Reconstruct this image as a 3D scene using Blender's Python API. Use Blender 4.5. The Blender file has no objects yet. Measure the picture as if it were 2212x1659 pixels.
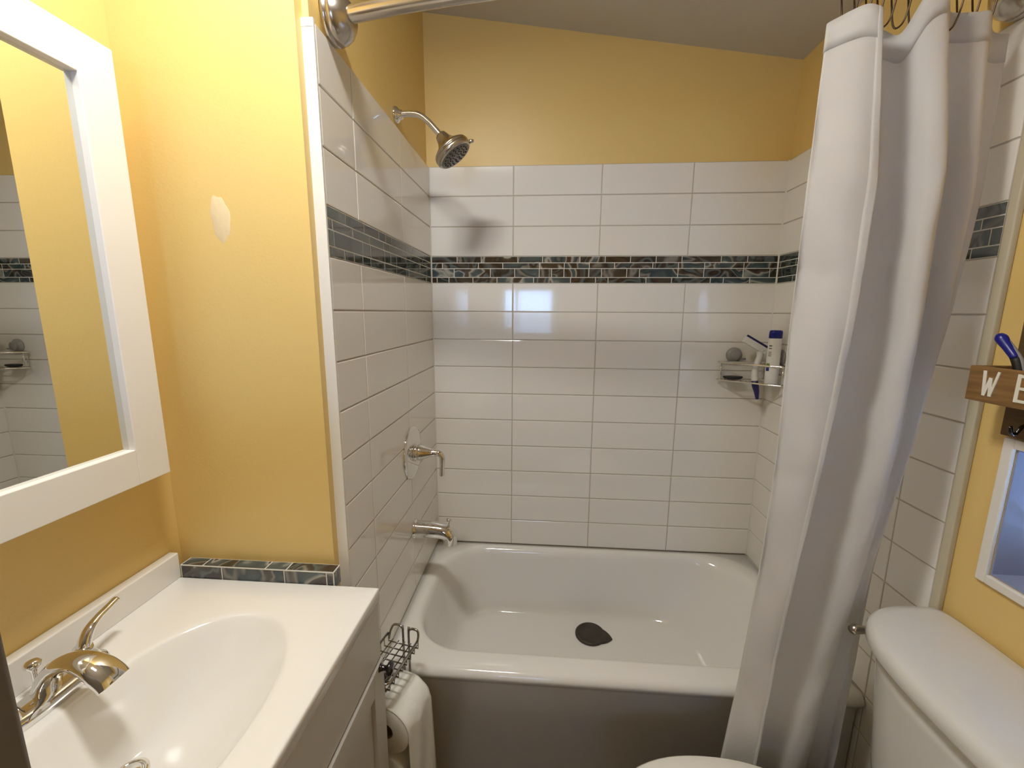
import bpy, bmesh, math, random
from mathutils import Vector, Matrix
random.seed(7)
C = bpy.context.scene.collection
SC = bpy.context.scene
PI = math.pi

# ------------------------------------------------------------------ camera
cam_d = bpy.data.cameras.new('camera'); cam = bpy.data.objects.new('camera', cam_d); C.objects.link(cam)
cam.location = (0.41282, -1.55895, 1.36981)
cam.rotation_mode = 'XYZ'
cam.rotation_euler = (1.40006735, -0.00625338, 0.07308234)
cam_d.sensor_fit = 'HORIZONTAL'; cam_d.sensor_width = 36.0
cam_d.lens = 900.769 / 2212 * 36.0
cam_d.clip_start = 0.01; cam_d.clip_end = 50
SC.camera = cam

# ------------------------------------------------------------------ world, exposure
w = bpy.data.worlds.new('sky'); SC.world = w; w.use_nodes = True
bg = w.node_tree.nodes['Background']
bg.inputs[0].default_value = (0.40, 0.62, 1.0, 1); bg.inputs[1].default_value = 24.0
SC.view_settings.view_transform = 'Standard'
SC.view_settings.look = 'None'
SC.view_settings.gamma = 1.0
SC.view_settings.use_curve_mapping = False
SC.view_settings.exposure = 0.0
BULB = 150.0                                  # strength of the two frosted panels of the ceiling lamp
BULB_COL = (1.0, 0.99, 0.94)

# ------------------------------------------------------------------ helpers
def lin(c):
    return tuple((x / 12.92 if x <= 0.04045 else ((x + 0.055) / 1.055) ** 2.4) for x in c)
def srgb(r, g, b): return lin((r / 255, g / 255, b / 255)) + (1.0,)

def mat(name, col, rough=0.5, metal=0.0, coat=0.0, spec=0.5, bump=0.0, bscale=60.0, var=0.0, vscale=5.0, trans=0.0):
    m = bpy.data.materials.new(name); m.use_nodes = True
    nt = m.node_tree; b = nt.nodes['Principled BSDF']
    b.inputs['Base Color'].default_value = col
    b.inputs['Roughness'].default_value = rough
    b.inputs['Metallic'].default_value = metal
    b.inputs['Coat Weight'].default_value = coat
    b.inputs['Specular IOR Level'].default_value = spec
    tc = nt.nodes.new('ShaderNodeTexCoord')
    if var > 0:
        n = nt.nodes.new('ShaderNodeTexNoise'); n.inputs['Scale'].default_value = vscale; n.inputs['Detail'].default_value = 3
        nt.links.new(tc.outputs['Object'], n.inputs['Vector'])
        mx = nt.nodes.new('ShaderNodeMix'); mx.data_type = 'RGBA'; mx.blend_type = 'MIX'
        mx.inputs[6].default_value = tuple(x * (1 - var) for x in col[:3]) + (1,)
        mx.inputs[7].default_value = tuple(min(1, x * (1 + var)) for x in col[:3]) + (1,)
        nt.links.new(n.outputs['Fac'], mx.inputs[0]); nt.links.new(mx.outputs[2], b.inputs['Base Color'])
    if bump > 0:
        n2 = nt.nodes.new('ShaderNodeTexNoise'); n2.inputs['Scale'].default_value = bscale; n2.inputs['Detail'].default_value = 2
        nt.links.new(tc.outputs['Object'], n2.inputs['Vector'])
        bp = nt.nodes.new('ShaderNodeBump'); bp.inputs['Strength'].default_value = bump; bp.inputs['Distance'].default_value = 0.002
        nt.links.new(n2.outputs['Fac'], bp.inputs['Height']); nt.links.new(bp.outputs['Normal'], b.inputs['Normal'])
    return m

M = {}
M['yellow'] = mat('yellow_paint', srgb(227, 195, 122), 0.42, bump=0.10, bscale=220, var=0.015, vscale=3)
M['patch'] = mat('spackle_patch', srgb(228, 206, 162), 0.8, bump=0.2, bscale=90)
M['ceiling'] = mat('ceiling_paint', srgb(205, 200, 190), 0.8, bump=0.15, bscale=150)
M['floor'] = mat('floor_vinyl', srgb(120, 108, 95), 0.4, var=0.2, vscale=8)
M['tile'] = mat('glazed_tile', srgb(233, 228, 220), 0.07, coat=0.3, bump=0.05, bscale=9)
M['grout'] = mat('grout', srgb(186, 178, 166), 0.8, bump=0.2, bscale=300)
M['grout_mosaic'] = mat('mosaic_grout', srgb(214, 210, 200), 0.8)
M['caulk'] = mat('caulk', srgb(216, 210, 200), 0.5)
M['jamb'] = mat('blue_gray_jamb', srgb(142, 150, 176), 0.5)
M['shaded_beige'] = mat('shaded_beige_trim', srgb(196, 186, 160), 0.5)  # trim colour darkened to carry the shade on the right tile edge
M['trim'] = mat('trim_white', srgb(232, 228, 220), 0.45, bump=0.15, bscale=80)
M['tub'] = mat('tub_enamel', srgb(231, 227, 221), 0.10, coat=0.4)
M['counter'] = mat('cultured_marble', srgb(238, 235, 230), 0.13, coat=0.3)
M['cabinet'] = mat('cabinet_paint', srgb(205, 202, 198), 0.4)
M['framewhite'] = mat('frame_paint', srgb(238, 234, 229), 0.4)
M['chrome'] = mat('chrome', (0.80, 0.79, 0.78, 1), 0.05, metal=1.0)
M['nickel'] = mat('brushed_nickel', (0.56, 0.51, 0.45, 1), 0.24, metal=1.0)
M['wire'] = mat('dark_chrome_wire', (0.42, 0.40, 0.38, 1), 0.18, metal=1.0)
M['bronze'] = mat('dark_bronze', (0.16, 0.12, 0.09, 1), 0.3, metal=1.0)
M['pewter'] = mat('dark_pewter', (0.10, 0.10, 0.11, 1), 0.2, metal=1.0)
M['nozzle'] = mat('nozzle_plate', srgb(120, 118, 114), 0.35, metal=0.4)
M['rubber'] = mat('black_rubber', srgb(30, 27, 25), 0.5)
M['stopper'] = mat('brown_rubber', srgb(58, 50, 42), 0.5, bump=0.3, bscale=60)
M['porcelain'] = mat('toilet_porcelain', srgb(218, 216, 212), 0.12, coat=0.3)
M['seatplastic'] = mat('seat_plastic', srgb(235, 231, 222), 0.25)
M['white_plastic'] = mat('white_plastic', srgb(235, 233, 230), 0.3)
M['blue_plastic'] = mat('blue_plastic', srgb(24, 30, 130), 0.3)
M['navy_plastic'] = mat('navy_plastic', srgb(38, 34, 96), 0.35)
M['green_plastic'] = mat('green_print', srgb(120, 140, 60), 0.4)
M['gray_plastic'] = mat('gray_plastic', srgb(150, 148, 145), 0.35)
M['ink'] = mat('gray_ink', srgb(90, 90, 95), 0.5)
M['paper'] = mat('tissue_paper', srgb(238, 236, 228), 0.9, bump=0.5, bscale=60)
M['card'] = mat('cardboard', srgb(120, 92, 62), 0.9)
M['doorpaint'] = mat('dark_door_paint', srgb(104, 96, 86), 0.4)
M['blind'] = mat('blind_slat', srgb(225, 225, 225), 0.5)
M['lampmetal'] = mat('lamp_metal', (0.5, 0.46, 0.42, 1), 0.3, metal=1.0)
M['letter'] = mat('white_letter_paint', srgb(228, 224, 210), 0.7)

def mirror_mat():
    return mat('mirror_silver', (0.80, 0.81, 0.78, 1), 0.0, metal=1.0)
M['mirror'] = mirror_mat()

def glass_mat():
    m = bpy.data.materials.new('window_glass'); m.use_nodes = True; nt = m.node_tree; nt.nodes.clear()
    o = nt.nodes.new('ShaderNodeOutputMaterial'); t = nt.nodes.new('ShaderNodeBsdfTransparent'); g = nt.nodes.new('ShaderNodeBsdfGlossy')
    g.inputs['Roughness'].default_value = 0.02; t.inputs[0].default_value = (0.93, 0.96, 0.98, 1)
    mx = nt.nodes.new('ShaderNodeMixShader'); mx.inputs[0].default_value = 0.06
    nt.links.new(t.outputs[0], mx.inputs[1]); nt.links.new(g.outputs[0], mx.inputs[2]); nt.links.new(mx.outputs[0], o.inputs[0])
    return m
M['glass'] = glass_mat()

def clearplastic():
    m = mat('clear_plastic', (0.75, 0.77, 0.76, 1), 0.08)
    m.node_tree.nodes['Principled BSDF'].inputs['Alpha'].default_value = 0.28
    return m
M['clear'] = clearplastic()

def bulb_mat():
    m = bpy.data.materials.new('lit_bulb'); m.use_nodes = True; b = m.node_tree.nodes['Principled BSDF']
    b.inputs['Emission Color'].default_value = BULB_COL + (1,)
    b.inputs['Emission Strength'].default_value = BULB
    return m
M['bulb'] = bulb_mat()

def fabric_mat():
    m = bpy.data.materials.new('curtain_fabric'); m.use_nodes = True; nt = m.node_tree; nt.nodes.clear()
    o = nt.nodes.new('ShaderNodeOutputMaterial')
    p = nt.nodes.new('ShaderNodeBsdfPrincipled'); t = nt.nodes.new('ShaderNodeBsdfTranslucent')
    p.inputs['Base Color'].default_value = srgb(236, 233, 229); p.inputs['Roughness'].default_value = 0.6
    p.inputs['Sheen Weight'].default_value = 0.2
    t.inputs[0].default_value = srgb(232, 229, 226)
    tc = nt.nodes.new('ShaderNodeTexCoord'); mp = nt.nodes.new('ShaderNodeMapping'); mp.inputs['Scale'].default_value = (900, 900, 900)
    n = nt.nodes.new('ShaderNodeTexNoise'); n.inputs['Scale'].default_value = 1.0
    nt.links.new(tc.outputs['Object'], mp.inputs[0]); nt.links.new(mp.outputs[0], n.inputs['Vector'])
    n2 = nt.nodes.new('ShaderNodeTexNoise'); n2.inputs['Scale'].default_value = 26; n2.inputs['Detail'].default_value = 4
    nt.links.new(tc.outputs['Object'], n2.inputs['Vector'])
    add = nt.nodes.new('ShaderNodeMath'); add.operation = 'MULTIPLY_ADD'; add.inputs[1].default_value = 0.06
    nt.links.new(n.outputs['Fac'], add.inputs[0]); nt.links.new(n2.outputs['Fac'], add.inputs[2])
    bp = nt.nodes.new('ShaderNodeBump'); bp.inputs['Strength'].default_value = 0.35; bp.inputs['Distance'].default_value = 0.004
    nt.links.new(add.outputs[0], bp.inputs['Height'])
    nt.links.new(bp.outputs['Normal'], p.inputs['Normal']); nt.links.new(bp.outputs['Normal'], t.inputs['Normal'])
    mx = nt.nodes.new('ShaderNodeMixShader'); mx.inputs[0].default_value = 0.45
    nt.links.new(p.outputs[0], mx.inputs[1]); nt.links.new(t.outputs[0], mx.inputs[2]); nt.links.new(mx.outputs[0], o.inputs[0])
    return m
M['fabric'] = fabric_mat()

def mosaic_mat(name, dark):
    """agate-look glass: every piece takes its own colour and a shifted swirl."""
    m = bpy.data.materials.new(name); m.use_nodes = True; nt = m.node_tree; b = nt.nodes['Principled BSDF']
    b.inputs['Roughness'].default_value = 0.06; b.inputs['Coat Weight'].default_value = 0.6
    g = nt.nodes.new('ShaderNodeNewGeometry'); tc = nt.nodes.new('ShaderNodeTexCoord')
    sc = nt.nodes.new('ShaderNodeVectorMath'); sc.operation = 'ADD'
    comb = nt.nodes.new('ShaderNodeCombineXYZ')
    oi = nt.nodes.new('ShaderNodeObjectInfo')
    rsum = nt.nodes.new('ShaderNodeMath'); rsum.operation = 'ADD'
    nt.links.new(g.outputs['Random Per Island'], rsum.inputs[0]); nt.links.new(oi.outputs['Random'], rsum.inputs[1])
    mul = nt.nodes.new('ShaderNodeMath'); mul.operation = 'MULTIPLY'; mul.inputs[1].default_value = 37.0
    nt.links.new(rsum.outputs[0], mul.inputs[0])
    for i in range(3): nt.links.new(mul.outputs[0], comb.inputs[i])
    nt.links.new(tc.outputs['Object'], sc.inputs[0]); nt.links.new(comb.outputs[0], sc.inputs[1])
    n = nt.nodes.new('ShaderNodeTexNoise'); n.inputs['Scale'].default_value = 9; n.inputs['Detail'].default_value = 1.5
    n.inputs['Distortion'].default_value = 1.2
    nt.links.new(sc.outputs[0], n.inputs['Vector'])
    wv = nt.nodes.new('ShaderNodeMath'); wv.operation = 'MULTIPLY_ADD'; wv.inputs[1].default_value = 1.9
    nt.links.new(n.outputs['Fac'], wv.inputs[0]); nt.links.new(rsum.outputs[0], wv.inputs[2])
    fr = nt.nodes.new('ShaderNodeMath'); fr.operation = 'FRACT'; nt.links.new(wv.outputs[0], fr.inputs[0])
    r = nt.nodes.new('ShaderNodeValToRGB'); e = r.color_ramp.elements
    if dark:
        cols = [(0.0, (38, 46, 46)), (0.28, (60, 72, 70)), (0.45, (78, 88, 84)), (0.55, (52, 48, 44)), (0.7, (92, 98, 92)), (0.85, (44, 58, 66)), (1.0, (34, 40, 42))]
    else:
        cols = [(0.0, (34, 36, 38)), (0.16, (70, 64, 58)), (0.24, (128, 124, 116)), (0.32, (44, 58, 64)), (0.5, (74, 86, 88)), (0.58, (164, 162, 152)), (0.63, (74, 64, 54)), (0.8, (46, 38, 34)), (0.92, (88, 96, 96)), (1.0, (36, 38, 40))]
    e[0].position = cols[0][0]; e[0].color = srgb(*cols[0][1]); e[1].position = 1.0; e[1].color = srgb(*cols[-1][1])
    for p, c in cols[1:-1]:
        k = e.new(p); k.color = srgb(*c)
    nt.links.new(fr.outputs[0], r.inputs[0]); nt.links.new(r.outputs[0], b.inputs['Base Color'])
    return m
M['mosaic'] = mosaic_mat('agate_glass_mosaic', False)
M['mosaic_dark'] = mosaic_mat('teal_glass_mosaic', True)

def wood_mat(name, c1, c2):
    m = bpy.data.materials.new(name); m.use_nodes = True; nt = m.node_tree; b = nt.nodes['Principled BSDF']
    b.inputs['Roughness'].default_value = 0.65
    tc = nt.nodes.new('ShaderNodeTexCoord'); mp = nt.nodes.new('ShaderNodeMapping'); mp.inputs['Scale'].default_value = (30, 4, 60)
    nt.links.new(tc.outputs['Object'], mp.inputs[0])
    n = nt.nodes.new('ShaderNodeTexNoise'); n.inputs['Scale'].default_value = 2.2; n.inputs['Detail'].default_value = 6; n.inputs['Distortion'].default_value = 0.6
    nt.links.new(mp.outputs[0], n.inputs['Vector'])
    r = nt.nodes.new('ShaderNodeValToRGB'); r.color_ramp.elements[0].position = 0.3; r.color_ramp.elements[1].position = 0.7
    r.color_ramp.elements[0].color = c1; r.color_ramp.elements[1].color = c2
    nt.links.new(n.outputs['Fac'], r.inputs[0]); nt.links.new(r.outputs[0], b.inputs['Base Color'])
    return m
M['wood'] = wood_mat('weathered_wood', srgb(112, 82, 42), srgb(146, 110, 64))
M['darkwood'] = wood_mat('dark_wood', srgb(84, 62, 30), srgb(108, 82, 46))

# mesh builder ---------------------------------------------------------------
class MB:
    def __init__(s): s.v = []; s.f = []; s.mi = []; s.mats = []; s.sm = []
    def slot(s, m):
        if m not in s.mats: s.mats.append(m)
        return s.mats.index(m)
    def add(s, verts, faces, m, smooth=False):
        o = len(s.v); s.v += [tuple(p) for p in verts]; k = s.slot(m)
        for f in faces: s.f.append([i + o for i in f]); s.mi.append(k); s.sm.append(smooth)
    def box(s, a, b, m):
        x0, x1 = sorted((a[0], b[0])); y0, y1 = sorted((a[1], b[1])); z0, z1 = sorted((a[2], b[2]))
        v = [(x0, y0, z0), (x1, y0, z0), (x1, y1, z0), (x0, y1, z0), (x0, y0, z1), (x1, y0, z1), (x1, y1, z1), (x0, y1, z1)]
        s.add(v, [(0, 3, 2, 1), (4, 5, 6, 7), (0, 1, 5, 4), (1, 2, 6, 5), (2, 3, 7, 6), (3, 0, 4, 7)], m)
    def prism(s, poly, z0, z1, m, axis='z'):
        n = len(poly)
        def P(p, h):
            return (p[0], p[1], h) if axis == 'z' else ((h, p[0], p[1]) if axis == 'x' else (p[0], h, p[1]))
        v = [P(p, z0) for p in poly] + [P(p, z1) for p in poly]
        s.add(v, [tuple(range(n))[::-1], tuple(range(n, 2 * n))] + [(i, (i + 1) % n, n + (i + 1) % n, n + i) for i in range(n)], m)
    def loft(s, rings, m, cap0=False, cap1=False, closed=True, smooth=True):
        n = len(rings[0]); v = [p for r in rings for p in r]; f = []
        for k in range(len(rings) - 1):
            for i in range(n if closed else n - 1):
                j = (i + 1) % n
                f.append((k * n + i, k * n + j, (k + 1) * n + j, (k + 1) * n + i))
        if cap0: f.append(tuple(range(n))[::-1])
        if cap1: f.append(tuple(range((len(rings) - 1) * n, len(rings) * n)))
        s.add(v, f, m, smooth)
    def tube(s, pts, r, m, n=10, cap=True, closed=False, flat=1.0):
        pts = [Vector(p) for p in pts]; N = len(pts)
        rr = r if isinstance(r, (list, tuple)) else [r] * N
        tang = []
        for i in range(N):
            if closed: t = pts[(i + 1) % N] - pts[i - 1]
            else: t = pts[min(i + 1, N - 1)] - pts[max(i - 1, 0)]
            tang.append(t.normalized())
        up = Vector((0, 0, 1)) if abs(tang[0].z) < 0.9 else Vector((0, 1, 0))
        u = tang[0].cross(up).normalized(); rings = []
        for i in range(N):
            u = (u - tang[i] * u.dot(tang[i])).normalized(); w_ = tang[i].cross(u)
            rings.append([pts[i] + (u * math.cos(a) + w_ * math.sin(a) * flat) * rr[i] for a in [2 * PI * k / n for k in range(n)]])
        if closed: rings.append(rings[0])
        s.loft(rings, m, cap and not closed, cap and not closed)
    def lathe(s, c, axis, prof, m, n=32, cap=True):
        """prof: (radius, height along axis)"""
        c = Vector(c); ax = Vector(axis).normalized()
        u = ax.orthogonal().normalized(); v = ax.cross(u)
        rings = [[c + ax * h + (u * math.cos(2 * PI * k / n) + v * math.sin(2 * PI * k / n)) * max(r, 1e-5) for k in range(n)] for r, h in prof]
        s.loft(rings, m, cap, cap)
    def build(s, name, parent=None, bevel=0.0, seg=2, auto=False, weld=False):
        me = bpy.data.meshes.new(name); me.from_pydata(s.v, [], s.f)
        for m in s.mats: me.materials.append(m)
        for p, k, sm in zip(me.polygons, s.mi, s.sm): p.material_index = k; p.use_smooth = sm
        bm = bmesh.new(); bm.from_mesh(me)
        if weld: bmesh.ops.remove_doubles(bm, verts=bm.verts, dist=1e-5)
        bmesh.ops.recalc_face_normals(bm, faces=bm.faces)
        bm.to_mesh(me); bm.free()
        o = bpy.data.objects.new(name, me); C.objects.link(o)
        if bevel:
            b = o.modifiers.new('bevel', 'BEVEL'); b.width = bevel; b.segments = seg; b.limit_method = 'ANGLE'; b.angle_limit = math.radians(35)
            for p in me.polygons: p.use_smooth = True
            wn = o.modifiers.new('wn', 'WEIGHTED_NORMAL'); wn.keep_sharp = True
        if parent:
            o.parent = parent
            o.matrix_parent_inverse = Matrix.Translation(-Vector(parent.location))
        return o

def tag(o, label, cat, group=None, kind=None):
    o['label'] = label; o['category'] = cat
    if group: o['group'] = group
    if kind: o['kind'] = kind
    return o
def thing(name, loc, label, cat, group=None):
    o = bpy.data.objects.new(name, None); C.objects.link(o); o.location = loc; o.empty_display_size = 0.05
    return tag(o, label, cat, group)
def struct(o): o['kind'] = 'structure'; return o
def smooth_path(pts, sub=6, closed=False):
    P = [Vector(p) for p in pts]; N = len(P); out = []
    rng = range(N if closed else N - 1)
    for i in rng:
        p0 = P[i - 1] if (closed or i > 0) else P[0]; p1 = P[i]; p2 = P[(i + 1) % N]
        p3 = P[(i + 2) % N] if (closed or i + 2 < N) else P[-1]
        for k in range(sub):
            t = k / sub
            out.append(0.5 * ((2 * p1) + (-p0 + p2) * t + (2 * p0 - 5 * p1 + 4 * p2 - p3) * t * t + (-p0 + 3 * p1 - 3 * p2 + p3) * t ** 3))
    if not closed: out.append(P[-1])
    return out
def interp(xs, ys, x):
    if x <= xs[0]: return ys[0]
    for i in range(len(xs) - 1):
        if x <= xs[i + 1]:
            t = (x - xs[i]) / (xs[i + 1] - xs[i]); return ys[i] * (1 - t) + ys[i + 1] * t
    return ys[-1]

# ------------------------------------------------------------------ dimensions
W = 1.2235                       # alcove width
ZR = 0.44                        # tub rim
RP = 0.1032                      # tile row pitch
Z_R9 = ZR + 0.1053
Z_A0 = Z_R9 + 9 * RP             # accent band bottom
Z_A1 = Z_A0 + 0.0939
Z_T = Z_A1 + 2 * RP + 0.0999     # top of tile
XL, XR = -0.37, 1.235            # vanity wall, right wall
YS = -0.775                      # face of the partition beside the vanity
YREAR = -2.9
def ceil_z(x): return 2.361 - 0.148 * x

# ------------------------------------------------------------------ room shell
b = MB(); b.box((XL - 0.15, YREAR - 0.15, -0.1), (XR + 0.2, 0.15, 0.0), M['floor']); struct(b.build('floor'))
b = MB()
xa, xb = XL - 0.15, XR + 0.2
b.prism([(xa, ceil_z(xa)), (xb, ceil_z(xb)), (xb, ceil_z(xb) + 0.1), (xa, ceil_z(xa) + 0.1)], YREAR - 0.15, 0.15, M['ceiling'], 'y')
struct(b.build('ceiling'))
HT = 2.5
b = MB(); b.box((XL - 0.15, 0.009, 0), (XR + 0.2, 0.15, HT), M['yellow']); struct(b.build('wall_back'))
b = MB(); b.box((XL - 0.15, YREAR - 0.15, 0), (XL, 0.009, HT), M['yellow']); struct(b.build('wall_left'))
b = MB(); b.box((XL, YS, 0), (-0.022, 0.009, HT), M['yellow'])
b.box((-0.022, -0.7506, 0), (-0.010, 0.009, HT), M['yellow']); struct(b.build('wall_partition'))

def wall_with_hole(axis, p0, p1, lo, hi, hole, m):
    """axis 'x': slab between x=p0..p1 running along y lo..hi, hole=(a0,a1,z0,z1)"""
    b = MB(); a0, a1, z0, z1 = hole
    for (s0, s1, h0, h1) in ((lo, a0, 0, HT), (a1, hi, 0, HT), (a0, a1, 0, z0), (a0, a1, z1, HT)):
        if axis == 'x': b.box((p0, s0, h0), (p1, s1, h1), m)
        else: b.box((s0, p0, h0), (s1, p1, h1), m)
    return b
WY0, WY1, WZ0, WZ1 = -1.33, -0.806, 0.903, 1.142      # right window opening
struct(wall_with_hole('x', XR, XR + 0.15, YREAR - 0.15, 0.009, (WY0, WY1, WZ0, WZ1), M['yellow']).build('wall_right'))
RX0, RX1, RZ0, RZ1 = -0.02, 0.53, 1.12, 1.62
struct(wall_with_hole('y', YREAR - 0.15, YREAR, XL, XR, (RX0, RX1, RZ0, RZ1), M['yellow']).build('wall_rear'))

# right window: casing, jamb, sash, pane
w1 = struct(bpy.data.objects.new('window_1', None)); C.objects.link(w1); w1.location = (XR, (WY0 + WY1) / 2, WZ0)
b = MB(); cw = 0.017
b.box((XR - 0.008, WY1, WZ0 - cw), (XR, WY1 + cw, WZ1 + cw), M['trim'])
b.box((XR - 0.008, WY0 - cw, WZ0 - cw), (XR, WY0, WZ1 + cw), M['trim'])
b.box((XR - 0.008, WY0, WZ0 - cw), (XR, WY1, WZ0), M['trim']); b.box((XR - 0.008, WY0, WZ1), (XR, WY1, WZ1 + cw), M['trim'])
b.build('window_casing', w1, bevel=0.002)
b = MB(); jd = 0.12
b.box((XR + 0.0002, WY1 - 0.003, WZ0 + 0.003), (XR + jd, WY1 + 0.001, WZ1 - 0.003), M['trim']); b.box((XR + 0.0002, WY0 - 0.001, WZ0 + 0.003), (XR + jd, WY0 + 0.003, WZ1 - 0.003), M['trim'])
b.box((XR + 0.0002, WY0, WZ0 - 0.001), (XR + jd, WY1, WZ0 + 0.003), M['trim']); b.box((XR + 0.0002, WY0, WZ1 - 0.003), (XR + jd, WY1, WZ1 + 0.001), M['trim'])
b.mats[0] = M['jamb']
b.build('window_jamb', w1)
b = MB(); sx0, sx1, sw = XR + 0.07, XR + 0.10, 0.028
b.box((sx0, WY1 - sw, WZ0), (sx1, WY1 - 0.0005, WZ1), M['framewhite']); b.box((sx0, WY0 + 0.0005, WZ0), (sx1, WY0 + sw, WZ1), M['framewhite'])
b.box((sx0, WY0 + sw, WZ0), (sx1, WY1 - sw, WZ0 + sw), M['framewhite']); b.box((sx0, WY0 + sw, WZ1 - sw), (sx1, WY1 - sw, WZ1), M['framewhite'])
b.build('window_sash', w1, bevel=0.003)
b = MB(); b.box((sx0 + 0.012, WY0 + sw, WZ0 + sw), (sx0 + 0.016, WY1 - sw, WZ1 - sw), M['glass']); b.build('window_pane', w1)
b = MB(); z = WZ0 + 0.012
while z < WZ1 - 0.01:
    b.add([(XR + 0.058 - 0.0035, WY0 + 0.0032, z + 0.0112), (XR + 0.058 - 0.0035, WY1 - 0.0032, z + 0.0112), (XR + 0.058 + 0.0035, WY1 - 0.0032, z - 0.0112), (XR + 0.058 + 0.0035, WY0 + 0.0032, z - 0.0112)], [(0, 1, 2, 3)], M['blind']); z += 0.0204
o = b.build('window_blind', w1); so = o.modifiers.new('th', 'SOLIDIFY'); so.thickness = 0.0012  # closed slats added to hold back sky light at this window

# rear window with blinds (seen only as a reflection in the tiles)
w2 = struct(bpy.data.objects.new('window_2', None)); C.objects.link(w2); w2.location = ((RX0 + RX1) / 2, YREAR, RZ0)
b = MB(); cw = 0.05; y0, y1 = YREAR, YREAR + 0.015
b.box((RX0 - cw, y0, RZ0 - cw), (RX0, y1, RZ1 + cw), M['trim']); b.box((RX1, y0, RZ0 - cw), (RX1 + cw, y1, RZ1 + cw), M['trim'])
b.box((RX0, y0, RZ0 - cw), (RX1, y1, RZ0), M['trim']); b.box((RX0, y0, RZ1), (RX1, y1, RZ1 + cw), M['trim']); b.build('window_casing', w2, bevel=0.003)
b = MB(); ya, yb = YREAR - 0.09, YREAR - 0.06
b.box((RX0, ya, RZ0), (RX0 + 0.03, yb, RZ1), M['framewhite']); b.box((RX1 - 0.03, ya, RZ0), (RX1, yb, RZ1), M['framewhite'])
b.box((RX0 + 0.03, ya, RZ0), (RX1 - 0.03, yb, RZ0 + 0.03), M['framewhite']); b.box((RX0 + 0.03, ya, RZ1 - 0.03), (RX1 - 0.03, yb, RZ1), M['framewhite'])
b.box((0.115, ya, RZ0 + 0.03), (0.15, yb, RZ1 - 0.03), M['framewhite']); b.build('window_sash', w2, bevel=0.003)
b = MB(); b.box((RX0 + 0.03, YREAR - 0.078, RZ0 + 0.03), (RX1 - 0.03, YREAR - 0.074, RZ1 - 0.03), M['glass']); b.build('window_pane', w2)
b = MB(); z = RZ0 + 0.01; k = 0
while z < RZ1 - 0.01:
    tilt = 0.0085 if z < 1.38 else 0.0015
    dy = 0.011
    b.add([(RX0 + 0.004, YREAR - 0.045 - dy, z - tilt), (RX1 - 0.004, YREAR - 0.045 - dy, z - tilt), (RX1 - 0.004, YREAR - 0.045 + dy, z + tilt), (RX0 + 0.004, YREAR - 0.045 + dy, z + tilt)], [(0, 1, 2, 3)], M['blind'])
    z += 0.021
o = b.build('window_blind', w2); so = o.modifiers.new('th', 'SOLIDIFY'); so.thickness = 0.0012

# dark end panel of a partition, made low to let light over, at the left of the camera
b = MB(); b.box((XL, -1.465, 0.0), (0.203, -1.428, 1.26), M['doorpaint']); struct(b.build('trim_3', bevel=0.003))

# ------------------------------------------------------------------ tiled surround
def tile_panel(name, org, U, N, cols, rows, mosaic_rows, mosaic_mat_, u_lo, u_hi, seed, z_lo, z_hi, thick=0.009):
    """U: horizontal direction, N: outward normal; tiles' faces lie on the org plane"""
    rnd = random.Random(seed); org = Vector(org); U = Vector(U); N = Vector(N); Zv = Vector((0, 0, 1)); b = MB()
    def P(u, z, n): return org + U * u + Zv * z + N * n
    g = 0.0013; back = -0.0018
    # grout bed with body
    v = [P(u_lo, z_lo, back), P(u_hi, z_lo, back), P(u_hi, z_hi, back), P(u_lo, z_hi, back), P(u_lo, z_lo, -thick), P(u_hi, z_lo, -thick), P(u_hi, z_hi, -thick), P(u_lo, z_hi, -thick)]
    b.add(v, [(0, 1, 2, 3), (7, 6, 5, 4), (0, 4, 5, 1), (1, 5, 6, 2), (2, 6, 7, 3), (3, 7, 4, 0)], M['grout'])
    for z0, z1 in ((mosaic_rows[0][0], mosaic_rows[-1][1]),):
        b.add([P(u_lo, z0, -0.0004), P(u_hi, z0, -0.0004), P(u_hi, z1, -0.0004), P(u_lo, z1, -0.0004)], [(0, 1, 2, 3)], M['grout_mosaic'])
    if name == 'wall_back_tile':
        for u0, sg in ((u_lo, 1), (u_hi, -1)):
            q_ = 0.0035
            vs = [P(u0, z_lo, back), P(u0 + sg * q_, z_lo, back), P(u0 + sg * q_ * 0.9, z_lo, 0.0004), P(u0, z_lo, q_)]
            vs += [v_ + Zv * (z_hi - z_lo) for v_ in vs]
            b.add(vs, [(0, 1, 2, 3), (4, 7, 6, 5), (1, 2, 6, 5), (2, 3, 7, 6)], M['caulk'])
    def piece(u0, u1, z0, z1, m, bev, gg):
        u0 += gg; u1 -= gg; z0 += gg; z1 -= gg
        j = rnd.uniform(-0.0002, 0.0002)
        rings = []
        for ins, h in ((0, back + 0.0001), (0, -bev), (bev * 0.3, -bev * 0.3), (bev, 0.0)):
            h += j
            rings.append([P(u0 + ins, z0 + ins, h), P(u1 - ins, z0 + ins, h), P(u1 - ins, z1 - ins, h), P(u0 + ins, z1 - ins, h)])
        b.loft(rings, m, cap0=False, cap1=True, smooth=False)
    for z0, z1 in rows:
        for u0, u1 in zip(cols[:-1], cols[1:]): piece(u0, u1, z0, z1, M['tile'], 0.0020, g)
    unit = 0.0445
    for z0, z1 in mosaic_rows:
        u = u_lo - rnd.uniform(0, 0.08)
        while u < u_hi:
            L = unit * rnd.choice((1, 1, 2, 2, 2, 3, 3))
            a, c = max(u, u_lo), min(u + L, u_hi)
            if c - a > 0.006: piece(a, c, z0, z1, mosaic_mat_, 0.0006, 0.0011)
            u += L
    return struct(b.build(name))
rows = [(ZR + 0.001, Z_R9)] + [(Z_R9 + i * RP, Z_R9 + (i + 1) * RP) for i in range(9)]
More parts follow.
